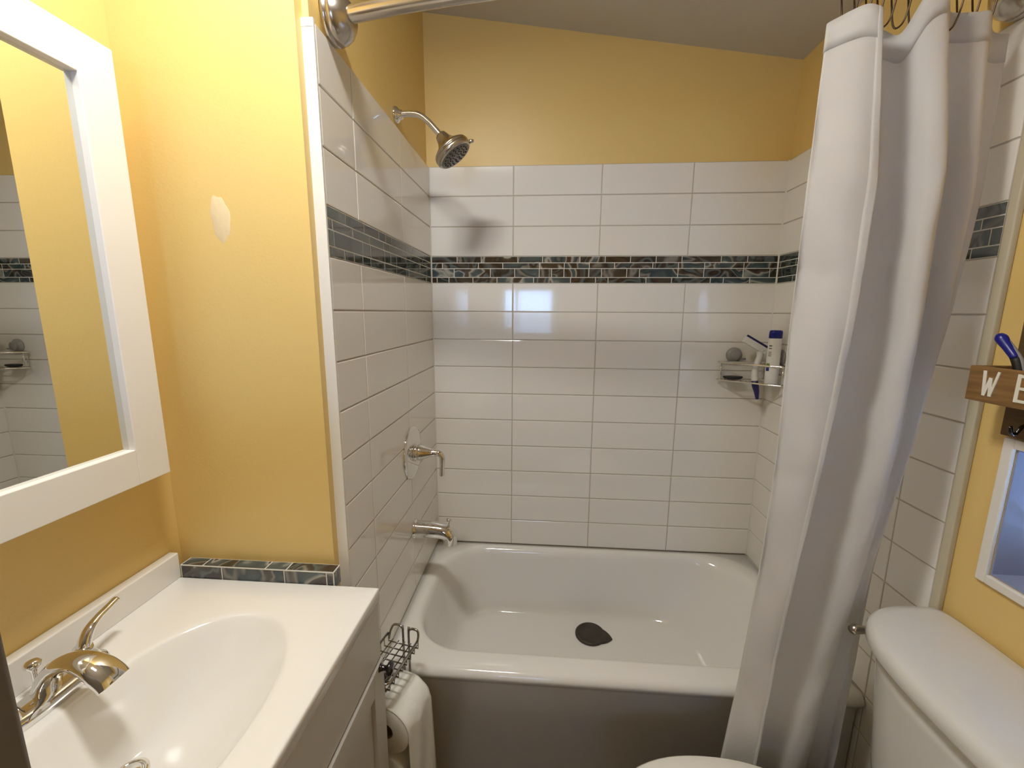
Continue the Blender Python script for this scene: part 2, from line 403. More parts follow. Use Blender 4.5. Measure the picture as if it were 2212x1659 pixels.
rows += [(Z_A1 + i * RP, Z_A1 + (i + 1) * RP) for i in range(2)] + [(Z_A1 + 2 * RP, Z_T)]
low = [(ZR - (i + 1) * RP, ZR - i * RP) for i in range(4)] + [(0, ZR - 4 * RP)]
mh = Z_A1 - Z_A0
zs = [Z_A0, Z_A0 + 0.215 * mh, Z_A0 + 0.545 * mh, Z_A0 + 0.76 * mh, Z_A1]
mrows = list(zip(zs[:-1], zs[1:]))
cols_back = [0.0, 0.3013, 0.6087, 0.9161, W]
cols_side = [0.0, 0.3093, 0.6113, 0.7506]
tile_panel('wall_back_tile', (0, 0, 0), (1, 0, 0), (0, -1, 0), cols_back, rows, mrows, M['mosaic'], 0.0, W, 3, ZR, Z_T)
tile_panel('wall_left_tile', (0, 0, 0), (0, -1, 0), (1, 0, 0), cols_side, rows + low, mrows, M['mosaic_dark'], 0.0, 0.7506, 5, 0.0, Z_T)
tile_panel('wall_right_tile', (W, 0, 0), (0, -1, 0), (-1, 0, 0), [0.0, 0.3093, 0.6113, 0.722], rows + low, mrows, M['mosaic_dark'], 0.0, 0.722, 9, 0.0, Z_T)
# edge trims
b = MB(); b.box((-0.0225, -0.7560, 0.0), (0.0, -0.7506, Z_T + 0.004), M['trim']); b.box((-0.0225, -0.7566, Z_T - 0.010), (0.0, -0.7560, Z_T + 0.004), M['trim'])
struct(b.build('trim_1', bevel=0.0012))
b = MB(); b.box((W - 0.001, -0.740, 0.0), (XR, -0.7222, Z_T + 0.002), M['shaded_beige']); struct(b.build('trim_2', bevel=0.003))

# ------------------------------------------------------------------ bathtub
def rrect(x0, x1, y0, y1, r, z, n=16):
    """rounded rectangle ring, r = (x0y0, x1y0, x1y1, x0y1) corner radii; n points on every corner"""
    if not isinstance(r, (tuple, list)): r = (r,) * 4
    pts = []
    for (cx, cy, a0, q) in ((x0 + r[0], y0 + r[0], PI, 0), (x1 - r[1], y0 + r[1], 1.5 * PI, 1), (x1 - r[2], y1 - r[2], 0, 2), (x0 + r[3], y1 - r[3], 0.5 * PI, 3)):
        for k in range(n + 1):
            a = a0 + 0.5 * PI * k / n
            pts.append(Vector((cx + r[q] * math.cos(a), cy + r[q] * math.sin(a), z)))
    return pts
tub = thing('bathtub', (W / 2, -0.30, 0), 'white alcove bathtub set between the tiled walls, below the shower head', 'bathtub')
e = 0.0015; TX0, TX1, TY0, TY1 = e, W - e, -0.622, -e
b = MB(); rings = []
# apron bottom -> front roll -> rim -> basin
rings.append(rrect(TX0, TX1, TY0 + 0.030, TY1, 0.004, 0.0))
rings.append(rrect(TX0, TX1, TY0 + 0.022, TY1, 0.004, 0.385))
rings.append(rrect(TX0, TX1, TY0 + 0.014, TY1, 0.004, 0.400))
for a in (0.0, 0.35, 0.7, 1.05, 1.35, PI / 2):
    rings.append(rrect(TX0, TX1, TY0 + 0.020 * (1 - math.cos(a)) , TY1, 0.004, 0.419 + 0.021 * math.sin(a)))
OX0, OX1, OY0, OY1 = 0.046, W - 0.05, -0.548, -0.030
R0 = (0.15, 0.17, 0.20, 0.17)
def basin(ix0, ix1, iy0, iy1, z, rs=1.0): rings.append(rrect(OX0 + ix0, OX1 - ix1, OY0 + iy0, OY1 - iy1, tuple(q * rs for q in R0), z))
basin(-0.012, -0.012, -0.012, -0.012, 0.4405, 1.08)
basin(-0.002, -0.002, -0.002, -0.002, 0.4385, 1.02)
basin(0.006, 0.008, 0.004, 0.006, 0.431)
basin(0.012, 0.018, 0.008, 0.010, 0.415)
basin(0.030, 0.080, 0.022, 0.016, 0.320)
basin(0.048, 0.135, 0.036, 0.024, 0.240)
basin(0.062, 0.170, 0.048, 0.030, 0.205, 0.95)
basin(0.085, 0.200, 0.068, 0.040, 0.187, 0.85)
basin(0.110, 0.235, 0.090, 0.054, 0.180, 0.75)
b.loft(rings, M['tub'], cap0=True, cap1=True)
b.build('tub_shell', tub)
# drain stopper, round with one pointed tab, on the tub floor
sx, sy, sz = 0.612, -0.160, 0.1806
b = MB(); out = []
for k in range(48):
    a = 2 * PI * k / 48; r = 0.056
    d = abs(math.atan2(math.sin(a), math.cos(a)))
    if d < 0.66: r = 0.056 + 0.025 * (1 - d / 0.66) ** 1.1
    out.append((r * math.cos(a - 0.25), r * math.sin(a - 0.25)))
def ring(sc, h): return [Vector((sx + p[0] * sc, sy + p[1] * sc, sz + h)) for p in out]
b.loft([ring(1.0, 0.0), ring(1.0, 0.004), ring(0.95, 0.008), ring(0.84, 0.009), ring(0.80, 0.006), ring(0.45, 0.005), ring(0.30, 0.008), ring(0.05, 0.009)], M['stopper'], True, True)
o = b.build('drain_stopper'); tag(o, 'dark brown round stopper with a pointed tab on the tub floor', 'drain stopper')

# ------------------------------------------------------------------ shower fittings
PY = -0.305
t = thing('wall_shower', (-0.010, -0.31, 1.911), 'brushed nickel shower head on a bent arm above the tiles', 'shower head')
b = MB(); b.lathe((-0.010, -0.31, 1.911), (1, 0, 0), [(0.0225, 0.0), (0.0222, 0.004), (0.0195, 0.009), (0.0150, 0.0125), (0.0125, 0.014), (0.0125, 0.020), (0.0105, 0.022)], M['chrome']); b.build('escutcheon', t)
arm = smooth_path([(-0.005, -0.31, 1.911), (0.03, -0.31, 1.913), (0.058, -0.31, 1.909), (0.082, -0.31, 1.893), (0.100, -0.31, 1.875), (0.120, -0.31, 1.853)], 8)
b = MB(); b.tube(arm, 0.0085, M['chrome'], 16); b.build('shower_arm', t)
ax = Vector((0.60, 0.0, -0.80)).normalized(); c0 = Vector((0.1165, -0.31, 1.8585))
b = MB(); b.lathe(c0, ax, [(0.011, 0.0), (0.0155, 0.003), (0.0175, 0.009), (0.0205, 0.019), (0.0265, 0.029), (0.035, 0.037), (0.0455, 0.0435), (0.0525, 0.049), (0.0545, 0.055), (0.0530, 0.0555), (0.0530, 0.0575), (0.0545, 0.058), (0.0540, 0.066), (0.050, 0.071), (0.046, 0.072)], M['nickel'], 48)
b.build('head_shell', t)
b = MB(); fc = c0 + ax * 0.0722; u = ax.orthogonal().normalized(); v = ax.cross(u)
b.lathe(fc - ax * 0.002, ax, [(0.0475, 0.0), (0.0465, 0.0022), (0.001, 0.0026)], M['nozzle'], 40)
for rr, n, r0 in ((0.010, 6, 0.0016), (0.019, 10, 0.0021), (0.028, 14, 0.0017), (0.037, 18, 0.0023)):
    for k in range(n):
        a = 2 * PI * k / n + rr * 40; p = fc + (u * math.cos(a) + v * math.sin(a)) * rr
        b.lathe(p, ax, [(r0, 0.0), (r0 * 0.8, 0.0022), (r0 * 0.2, 0.0026)], M['rubber'], 8)
b.build('spray_plate', t)
b = MB(); tp = c0 + ax * 0.062 + Vector((0.80, 0.1, 0.55)).normalized() * 0.054
b.tube([tp, tp + Vector((0.006, 0.001, 0.002)), tp + Vector((0.012, 0.002, 0.003))], [0.0055, 0.005, 0.004], M['nickel'], 10); b.build('selector_tab', t)

t = thing('shower_valve', (0.0, -0.298, 0.922), 'chrome shower valve with a drooping lever on the left tiles', 'valve')
b = MB(); b.lathe((0, -0.298, 0.922), (1, 0, 0), [(0.086, 0.0), (0.086, 0.003), (0.082, 0.0065), (0.070, 0.009), (0.03, 0.011), (0.026, 0.0112)], M['chrome'], 64); b.build('escutcheon', t)
b = MB(); b.lathe((0.0, -0.298, 0.9225), (1, 0, 0), [(0.029, 0.010), (0.029, 0.020), (0.0275, 0.021)], M['chrome'], 40); b.build('sleeve', t)
b = MB(); b.lathe((0.021, -0.298, 0.9225), (1, 0, 0), [(0.0265, 0.0), (0.0255, 0.008), (0.020, 0.022), (0.0135, 0.040), (0.0105, 0.056), (0.0108, 0.066)], M['chrome'], 40)
b.tube(smooth_path([(0.080, -0.298, 0.9225), (0.090, -0.298, 0.921), (0.0975, -0.298, 0.911), (0.0985, -0.298, 0.895), (0.0975, -0.298, 0.870), (0.0965, -0.298, 0.846)], 6), [0.0108 - 0.0026 * min(1, i / 24) for i in range(31)], M['chrome'], 18)
b.build('handle', t)

t = thing('tub_spout', (0.0, PY, 0.660), 'chrome tub spout with a diverter knob above the tub rim', 'faucet')
sp = smooth_path([(0.0, PY, 0.6600), (0.012, PY, 0.6600), (0.04, PY, 0.660), (0.075, PY, 0.6585), (0.100, PY, 0.6545), (0.1165, PY, 0.645), (0.1205, PY, 0.630), (0.1205, PY, 0.612)], 6)
rad = [interp([0, 0.10, 0.12, 0.16, 0.5, 0.7, 1.0], [0.0325, 0.0325, 0.0300, 0.0295, 0.0245, 0.0235, 0.0215], i / (len(sp) - 1)) for i in range(len(sp))]
b = MB(); b.tube(sp, rad, M['chrome'], 32); b.build('spout_body', t)
b = MB(); b.lathe((0.116, PY, 0.668), (0.08, 0, 1), [(0.0045, 0.0), (0.004, 0.018), (0.0075, 0.024), (0.0092, 0.029), (0.0085, 0.033), (0.003, 0.0345)], M['chrome'], 20); b.build('diverter_knob', t)

# curtain rod ---------------------------------------------------------------
RZ, RY = 1.915, -0.69
def rod_y(x): q = x / W; return RY - 0.07 * 4 * q * (1 - q)
t = thing('curtain_rod', (W / 2, RY, RZ), 'curved brushed nickel shower curtain rod across the tub opening', 'curtain rod')
b = MB(); b.tube([(x, rod_y(x), RZ) for x in [0.02 + (W - 0.04) * k / 40 for k in range(41)]], 0.0142, M['nickel'], 24); b.build('pole', t)
for s in (0, 1):
    b = MB(); x0 = 0.0005 if s == 0 else W - 0.0005; d = (1, -0.2, 0) if s == 0 else (-1, -0.2, 0)
    b.lathe((x0, RY, RZ), (1 if s == 0 else -1, 0, 0), [(0.044, 0.0), (0.0445, 0.009), (0.0425, 0.010), (0.0425, 0.0115), (0.0440, 0.0125), (0.0415, 0.022), (0.0350, 0.033), (0.0250, 0.042), (0.0185, 0.0455), (0.0150, 0.0460)], M['nickel'], 48)
    b.build('flange', t)

# ------------------------------------------------------------------ shower curtain
ZK = [0.08, 0.35, 0.60, 0.85, 1.10, 1.35, 1.60, 1.86]
CP = [  # x along the cloth from the free hem edge to the far edge; y; at every height of ZK
    ([0.8879, 0.8976, 0.9066, 0.9161, 0.9349, 0.9515, 0.9573, 0.9347], [-0.752, -0.757, -0.762, -0.774, -0.783, -0.786, -0.786, -0.775]),
    ([0.8691, 0.8812, 0.8926, 0.9008, 0.9125, 0.9174, 0.9194, 0.9148], [-0.75, -0.753, -0.756, -0.766, -0.774, -0.776, -0.776, -0.767]),
    ([0.826, 0.844, 0.866, 0.878, 0.884, 0.880, 0.881, 0.886], [-0.738, -0.740, -0.740, -0.742, -0.744, -0.745, -0.745, -0.742]),
    ([0.818, 0.836, 0.858, 0.871, 0.876, 0.872, 0.873, 0.878], [-0.728, -0.731, -0.731, -0.736, -0.740, -0.740, -0.740, -0.735]),
    ([0.840, 0.856, 0.880, 0.893, 0.900, 0.900, 0.900, 0.900], [-0.712, -0.714, -0.712, -0.716, -0.720, -0.720, -0.720, -0.722]),
    ([0.905, 0.925, 0.945, 0.965, 0.985, 1.000, 1.000, 0.965], [-0.716, -0.718, -0.719, -0.724, -0.732, -0.736, -0.736, -0.728]),
    ([0.938, 0.960, 0.983, 1.003, 1.024, 1.034, 1.030, 0.995], [-0.722, -0.724, -0.724, -0.732, -0.745, -0.750, -0.750, -0.736]),
    ([0.960, 0.985, 1.010, 1.030, 1.042, 1.044, 1.041, 1.012], [-0.736, -0.736, -0.737, -0.752, -0.772, -0.778, -0.778, -0.756]),
    ([0.982, 1.008, 1.036, 1.056, 1.062, 1.064, 1.062, 1.035], [-0.735, -0.735, -0.735, -0.752, -0.776, -0.782, -0.782, -0.760]),
    ([1.005, 1.030, 1.056, 1.082, 1.090, 1.090, 1.085, 1.058], [-0.722, -0.721, -0.718, -0.724, -0.742, -0.744, -0.742, -0.738]),
    ([1.020, 1.045, 1.070, 1.100, 1.112, 1.112, 1.106, 1.078], [-0.704, -0.702, -0.700, -0.704, -0.716, -0.716, -0.714, -0.720]),
    ([1.040, 1.064, 1.088, 1.106, 1.124, 1.128, 1.128, 1.112], [-0.702, -0.700, -0.698, -0.704, -0.722, -0.736, -0.740, -0.730]),
    ([1.058, 1.082, 1.100, 1.112, 1.132, 1.142, 1.146, 1.134], [-0.704, -0.703, -0.702, -0.708, -0.726, -0.740, -0.744, -0.728]),
    ([1.078, 1.098, 1.110, 1.117, 1.138, 1.160, 1.168, 1.160], [-0.690, -0.690, -0.692, -0.696, -0.700, -0.702, -0.702, -0.706]),
    ([1.096, 1.112, 1.118, 1.121, 1.146, 1.178, 1.196, 1.192], [-0.696, -0.697, -0.698, -0.700, -0.702, -0.703, -0.703, -0.702]),
]
NP = len(CP); SUB = 9; NZ = 120
rnd = random.Random(11)
PH = [rnd.uniform(0, 6.28) for _ in range(8)]
TOPS = [1.842, 1.852, 1.850, 1.846, 1.846, 1.838, 1.828, 1.872, 1.884, 1.872, 1.866, 1.858, 1.858, 1.842, 1.840]
cols_ = []
for iz in range(NZ + 1):
    z = 0.08 + (1.86 - 0.08) * iz / NZ
    row = [(interp(ZK, X, z), interp(ZK, Y, z), q) for q, (X, Y) in enumerate(CP)]
    sm = smooth_path([(x, y, 0) for x, y, q in row], SUB)
    cols_.append(sm)
# smooth the piecewise-linear heights
for _ in range(6):
    cols_ = [cols_[0]] + [[(a + 2 * b_ + c) / 4 for a, b_, c in zip(cols_[i - 1], cols_[i], cols_[i + 1])] for i in range(1, NZ)] + [cols_[-1]]
nc = len(cols_[0]); verts = []; faces = []
tops_s = smooth_path([(tz, 0, 0) for tz in TOPS], SUB)
for iz in range(NZ + 1):
    for ic in range(nc):
        p = cols_[iz][ic]; zt = tops_s[ic].x; f = iz / NZ; z = 0.08 + (zt - 0.08) * f; s = ic / SUB
        wr = 0.0016 * math.sin(17 * z + 1.7 * s + PH[0]) * math.sin(5.3 * z + PH[1]) + 0.0012 * math.sin(41 * z - 2.3 * s + PH[2]) * math.sin(9 * z + 0.8 * s + PH[3])
        wr *= 1.3 if s < 4 else 0.8
        if s < 4:
            for zc_, am in ((1.62, 0.0016), (1.44, 0.0022), (1.27, 0.0015), (1.06, 0.0020), (0.86, 0.0016), (0.66, 0.0018)):
                wr += am * math.exp(-(((z + 0.012 * math.sin(s * 2.1 + zc_ * 9)) - zc_) / 0.007) ** 2)
        # a pinched crease on the outer fold
        dz, ds = (z - 0.858) / 0.018, (s - 9.2) / 0.9
        wr -= 0.004 * math.exp(-dz * dz - ds * ds)
        verts.append((p.x + 0.4 * wr, p.y + wr, z))
for iz in range(NZ):
    for ic in range(nc - 1):
        a = iz * nc + ic; faces.append((a, a + 1, a + nc + 1, a + nc))
t = thing('shower_curtain', (1.03, -0.72, 1.86), 'white fabric shower curtain bunched at the right of the tub', 'shower curtain')
b = MB(); b.add(verts, faces, M['fabric'], True); o = b.build('curtain_cloth', t)
so = o.modifiers.new('th', 'SOLIDIFY'); so.thickness = 0.0012; so.offset = 0
b = MB(); iz0 = NZ - 3
b.add(verts[iz0 * nc:], [(i * nc + k, i * nc + k + 1, (i + 1) * nc + k + 1, (i + 1) * nc + k) for i in range(3) for k in range(nc - 1)], M['fabric'], True)
o = b.build('top_hem', t); so = o.modifiers.new('th', 'SOLIDIFY'); so.thickness = 0.0034; so.offset = 0
# stitched hem along the free edge and across the top
b = MB(); hv = []; nh = 4
for iz in range(NZ + 1):
    for k in range(nh + 1):
        p = Vector(verts[iz * nc + k]); off = 0.0016 if 0 < k < nh else 0.0004
        if k == 0: off = 0.0012
        pk = 0.0005 * math.sin(iz * 1.9 + k)
        hv.append((p.x + 0.0004, p.y - off - abs(pk), p.z))
hf = []
for iz in range(NZ):
    for k in range(nh): a = iz * (nh + 1) + k; hf.append((a, a + 1, a + nh + 2, a + nh + 1))
b.add(hv, hf, M['fabric'], True); o = b.build('side_hem', t); so = o.modifiers.new('th', 'SOLIDIFY'); so.thickness = 0.0012; so.offset = 0
# curtain rings
def ring_path(x, y, zb):
    pts = [(x, y, zb), (x + 0.003, y - 0.008, zb + 0.006), (x + 0.004, y - 0.015, zb + 0.03), (x + 0.003, y - 0.0215, RZ), (x, y - 0.015, RZ + 0.016), (x - 0.001, y, RZ + 0.0205),
           (x - 0.001, y + 0.015, RZ + 0.016), (x - 0.003, y + 0.0215, RZ), (x - 0.004, y + 0.012, zb + 0.03), (x - 0.003, y + 0.006, zb + 0.006)]
    return smooth_path(pts, 5, closed=True)
RINGX = [0.903, 0.925, 0.945, 0.965, 0.990, 1.020, 1.050, 1.080, 1.110, 1.140]
ring_lab = ['leftmost dark metal ring on the curtain rod', 'second dark curtain ring from the left on the rod', 'third dark curtain ring from the left on the rod', 'fourth dark curtain ring from the left on the rod',
            'fifth dark curtain ring from the left on the rod', 'sixth dark curtain ring from the left on the rod', 'fourth dark curtain ring from the right on the rod', 'third dark curtain ring from the right on the rod',
            'second dark curtain ring from the right on the rod', 'rightmost dark metal ring on the curtain rod']
b = MB(); b.tube(ring_path(0, 0, 1.838), 0.0014, M['bronze'], 8, closed=True); ring0 = b.build('curtain_ring')
for i, x in enumerate(RINGX):
    o = ring0 if i == 0 else ring0.copy()
    if i: C.objects.link(o)
    o.location = (x, rod_y(x), 0)
    tag(o, ring_lab[i], 'curtain ring', 'rings holding the shower curtain')

# ------------------------------------------------------------------ corner caddy with its contents
cz0, cz1 = 1.135, 1.198
t = thing('shower_caddy', (1.15, -0.06, cz0), 'chrome wire corner caddy stuck to the tiles beside the curtain', 'shower caddy')
def tri(z, ins=0.0): return [(1.046 + ins, -0.016 - ins * 0.3, z), (1.060 + ins, -0.010 - ins * 0.3, z), (1.206 - ins * 0.4, -0.010 - ins * 0.4, z), (1.2135 - ins * 0.4, -0.018 - ins * 0.4, z), (1.2135 - ins * 0.4, -0.150 + ins, z), (1.206 - ins * 0.4, -0.158 + ins, z), (1.196 - ins * 0.6, -0.152 + ins * 0.8, z), (1.052 + ins, -0.028, z)]
b = MB(); b.tube(tri(cz1), 0.0034, M['chrome'], 8, closed=True); b.build('top_rail', t)
b = MB(); b.tube(tri(cz0), 0.0028, M['chrome'], 8, closed=True)
for xa in (1.0726, 1.093, 1.1137, 1.130, 1.170, 1.186):
    f = (xa - 1.052) / 0.144; ya = -0.028 + (-0.152 + 0.028) * f
    b.tube([(xa, ya, cz0), (xa, -0.012, cz0)], 0.0014, M['chrome'], 6)
for yv in (-0.04, -0.062, -0.108): 
    xa = 1.052 + (1.196 - 1.052) * ((-0.028 - yv) / 0.124); b.tube([(xa, yv, cz0), (1.2135, yv, cz0)], 0.0014, M['chrome'], 6)
b.build('basket_floor', t)
for k in (1, 2, 4, 6, 7):
    p = tri(0)[k]; b = MB(); b.tube([(p[0], p[1], cz0), (p[0], p[1], cz1)], 0.0020, M['chrome'], 8); b.build('upright', t)
for (pt, nrm) in (((1.104, 0.0, 1.222), (0, -1, 0)),):
    b = MB(); b.lathe(pt, nrm, [(0.028, 0.0005), (0.028, 0.003), (0.024, 0.007), (0.017, 0.010), (0.0165, 0.014), (0.0175, 0.017), (0.0165, 0.020), (0.010, 0.022), (0.001, 0.0225)], M['gray_plastic'], 32)
    b.box((1.098, -0.012, 1.196), (1.110, -0.006, 1.214), M['gray_plastic']); b.build('suction_cup', t)
b = MB(); b.lathe((W, -0.085, 1.222), (-1, 0, 0), [(0.028, 0.0005), (0.028, 0.003), (0.024, 0.007), (0.017, 0.010), (0.0165, 0.014), (0.0175, 0.017), (0.010, 0.019), (0.001, 0.0195)], M['gray_plastic'], 32)
b.box((W - 0.012, -0.091, 1.196), (W - 0.006, -0.079, 1.214), M['gray_plastic']); b.build('suction_cup', t)
b = MB(); b.tube([(1.118, -0.012, 1.210), (1.140, -0.012, 1.210)], 0.0035, M['gray_plastic'], 8); b.build('lock_lever', t)

# squeegee: blade head leaning, handle reaching down through the basket
t = thing('squeegee', (1.140, -0.105, cz0), 'white squeegee with a navy blade edge leaning in the wire caddy', 'squeegee')
def back(p, dy=0.027):
    k = (1.559 + p[1] + dy) / (1.559 + p[1]); return (0.4128 + (p[0] - 0.4128) * k, p[1] + dy, 1.3698 + (p[2] - 1.3698) * k)
h = smooth_path([back(p) for p in [(1.147, -0.108, 1.083), (1.141, -0.110, 1.110), (1.1335, -0.108, 1.140), (1.132, -0.104, 1.17), (1.137, -0.100, 1.200), (1.146, -0.097, 1.225), (1.148, -0.095, 1.250)]], 6)
n1 = len(h)
b = MB(); b.tube(h[13:], [0.0105] * 6 + [0.0100] * (n1 - 25) + [0.0105 + 0.0010 * i for i in range(6)], M['white_plastic'], 14); b.build('handle', t)
b = MB(); b.tube(h[:14], [0.0050 + 0.0056 * min(1, i / 9) for i in range(14)], M['navy_plastic'], 14); b.build('grip', t)
hd = Vector(back((1.092, -0.100, 1.290))); he = Vector(back((1.166, -0.100, 1.248))); dv = (he - hd).normalized(); up = Vector((-dv.z, 0, dv.x)) * 1
if up.z < 0: up = -up
def slab(mb, a, c_, lo, hi, th0, th1, m):
    d1 = Vector((0, 1, 0)); vs = []
    for p in (a, c_):
        for (h_, th) in ((lo, th0), (hi, th1)):
            for sgn in (-1, 1): vs.append(p + up * h_ + d1 * th * sgn)
    mb.add(vs, [(0, 1, 3, 2), (4, 6, 7, 5), (0, 2, 6, 4), (1, 5, 7, 3), (2, 3, 7, 6), (0, 4, 5, 1)], m)
b = MB(); slab(b, hd, he, -0.016, 0.006, 0.009, 0.005, M['white_plastic']); b.build('blade_holder', t, bevel=0.002)
b = MB(); slab(b, hd + dv * 0.001, he - dv * 0.001, 0.006, 0.013, 0.003, 0.002, M['navy_plastic']); b.build('blade', t)

# bottle
t = thing('bottle', (1.1805, -0.128, cz0 + 0.0025), 'white bottle with a royal blue cap standing in the wire caddy', 'bottle')
def oval(cx, cy, rx, ry, z, n=28): return [Vector((cx + rx * math.cos(2 * PI * k / n), cy + ry * math.sin(2 * PI * k / n), z)) for k in range(n)]
bx, by, bz = 1.1805, -0.116, cz0 + 0.0025
b = MB(); b.loft([oval(bx, by, 0.017, 0.012, bz), oval(bx, by, 0.0205, 0.015, bz + 0.003), oval(bx, by, 0.021, 0.0155, bz + 0.05), oval(bx, by, 0.0205, 0.015, bz + 0.150), oval(bx, by, 0.0195, 0.0145, bz + 0.153)], M['white_plastic'], True, True); b.build('bottle_body', t)
b = MB(); b.loft([oval(bx, by, 0.0205, 0.0152, bz + 0.1532), oval(bx, by, 0.0205, 0.0152, bz + 0.172), oval(bx, by, 0.0190, 0.0138, bz + 0.1775), oval(bx, by, 0.014, 0.010, bz + 0.179)], M['blue_plastic'], True, True); b.build('cap', t)
b = MB()
def lab_pt(a, z, k=1.02): return Vector((bx + 0.021 * k * math.cos(a), by + 0.0155 * k * math.sin(a), z))
def patch(mb, a0, a1, z0, z1, m):
    n = 5; vs = []
    for k in range(n + 1):
        a = a0 + (a1 - a0) * k / n; vs += [lab_pt(a, z0), lab_pt(a, z1)]
    mb.add(vs, [(2 * k, 2 * k + 2, 2 * k + 3, 2 * k + 1) for k in range(n)], m, True)
for z0, z1, m_ in ((0.126, 0.130, 'ink'), (0.118, 0.121, 'ink'), (0.106, 0.108, 'ink'), (0.100, 0.102, 'ink'), (0.094, 0.096, 'ink')):
    b = MB(); patch(b, 3.5, 4.0, bz + z0, bz + z1, M[m_]); b.build('label_print', t)
b = MB(); patch(b, 3.3, 3.9, bz + 0.056, bz + 0.070, M['green_plastic']); b.build('label_print', t)
b = MB(); patch(b, 3.3, 3.9, bz + 0.044, bz + 0.0555, M['blue_plastic']); b.build('label_print', t)

# dark oval soap pad lying in the caddy
b = MB(); rr = []
for k, (s_, hz) in enumerate(((0.5, 0.0), (0.85, 0.003), (1.0, 0.009), (0.96, 0.012), (0.6, 0.0115), (0.1, 0.011))):
    rr.append([Vector((1.092 + 0.036 * s_ * math.cos(a) * 0.95, -0.036 + 0.019 * s_ * math.sin(a), cz0 + 0.0025 + hz)) for a in [2 * PI * q / 28 for q in range(28)]])
b.loft(rr, M['rubber'], True, True); o = b.build('scrub_pad'); tag(o, 'black oval pad lying at the left end of the wire caddy', 'scrub pad')

# ------------------------------------------------------------------ vanity
ZC = 0.808; CX0, CX1, CY0, CY1 = XL + 0.001, 0.086, -1.415, -0.804
v = thing('vanity_countertop', (-0.14, -1.11, ZC - 0.024), 'white one-piece sink top with an oval basin and backsplash on the cabinet', 'countertop')
b = MB(); rings = []
N4 = 16
def ell(cx, cy, rx, ry, z, p=2.15):
    # same point order as rrect: four groups of 17 starting at angle pi
    pts = []
    for g in range(4):
        for k in range(N4 + 1):
            a = PI + g * PI / 2 + (PI / 2) * (k + 0.5) / (N4 + 1)
            ca, sa = math.cos(a), math.sin(a)
            q = (abs(ca) ** p + abs(sa) ** p) ** (-1 / p)
            pts.append(Vector((cx + rx * q * ca, cy + ry * q * sa, z)))
    return pts
rings.append(ell(-0.118, -1.11, 0.150, 0.226, ZC - 0.026)); rings.append(rrect(CX0, CX1, CY0, CY1, 0.001, ZC - 0.026))
rings.append(rrect(CX0, CX1, CY0, CY1, 0.001, ZC - 0.003))
rings.append(rrect(CX0 + 0.001, CX1 - 0.001, CY0 + 0.001, CY1 - 0.001, 0.001, ZC - 0.0008))
rings.append(rrect(CX0 + 0.003, CX1 - 0.003, CY0 + 0.003, CY1 - 0.003, 0.001, ZC))
bcx, bcy = -0.118, -1.11
rings += [ell(bcx, bcy, 0.150, 0.226, ZC), ell(bcx, bcy, 0.143, 0.218, ZC - 0.0004), ell(bcx, bcy, 0.139, 0.213, ZC - 0.0022), ell(bcx, bcy, 0.136, 0.209, ZC - 0.0055)]
for k in range(1, 19):
    q_ = 1 - 0.85 * k / 18; dq = 1 - q_
    dep = (1 - q_ ** 1.75) / (1 - 0.15 ** 1.75)
    rings.append(ell(bcx - 0.064 * (dq / 0.85) ** 1.3, bcy + 0.016 * (dq / 0.85), 0.136 * q_, 0.209 * q_, ZC - 0.0055 - 0.109 * dep))
b.loft(rings, M['counter'], False, True, smooth=True)
o = b.build('sink_top', v)
for p in o.data.polygons:
    pass
b = MB(); b.box((CX0, CY0, ZC - 0.001), (-0.348, CY1 + 0.002, ZC + 0.056), M['counter']); b.build('backsplash', v, bevel=0.003)
b = MB(); b.lathe((bcx - 0.064, bcy + 0.016, ZC - 0.1135), (0, 0, 1), [(0.0235, 0.0), (0.0235, 0.002), (0.020, 0.0035), (0.017, 0.002), (0.017, -0.004)], M['chrome'], 32, cap=False)
b.lathe((bcx - 0.064, bcy + 0.016, ZC - 0.1135), (0, 0, 1), [(0.015, -0.003), (0.0155, 0.0035), (0.013, 0.006), (0.002, 0.0068)], M['chrome'], 28); b.build('drain', v)

# cabinet
cb = thing('vanity_cabinet', (-0.14, -1.11, 0), 'white shaker vanity cabinet under the sink top', 'cabinet')
cx1 = 0.068; cyA, cyB = -1.409, -0.806
b = MB(); b.box((CX0 + 0.002, cyB - 0.016, 0.0), (cx1, cyB, ZC - 0.0265), M['cabinet']); b.box((CX0 + 0.002, cyA, 0.0), (cx1, cyA + 0.016, ZC - 0.0265), M['cabinet'])
b.box((CX0 + 0.002, cyA + 0.016, 0.09), (cx1, cyB - 0.016, 0.106), M['cabinet']); b.box((CX0 + 0.002, cyA + 0.016, 0.106), (CX0 + 0.010, cyB - 0.016, 0.60), M['cabinet'])
b.box((0.0, cyA + 0.016, 0.0), (0.012, cyB - 0.016, 0.09), M['cabinet'])
b.box((cx1 - 0.018, cyA + 0.016, 0.62), (cx1, cyB - 0.016, 0.67), M['cabinet']); b.box((cx1 - 0.018, cyA + 0.016, 0.745), (cx1, cyB - 0.016, ZC - 0.0265), M['cabinet'])
b.build('carcass', cb, bevel=0.001)
dz0, dz1 = 0.10, 0.648
b = MB(); b.box((cx1, cyA + 0.002, dz1 + 0.004), (0.0835, cyB - 0.001, ZC - 0.031), M['cabinet']); b.build('drawer_front', cb, bevel=0.0015)
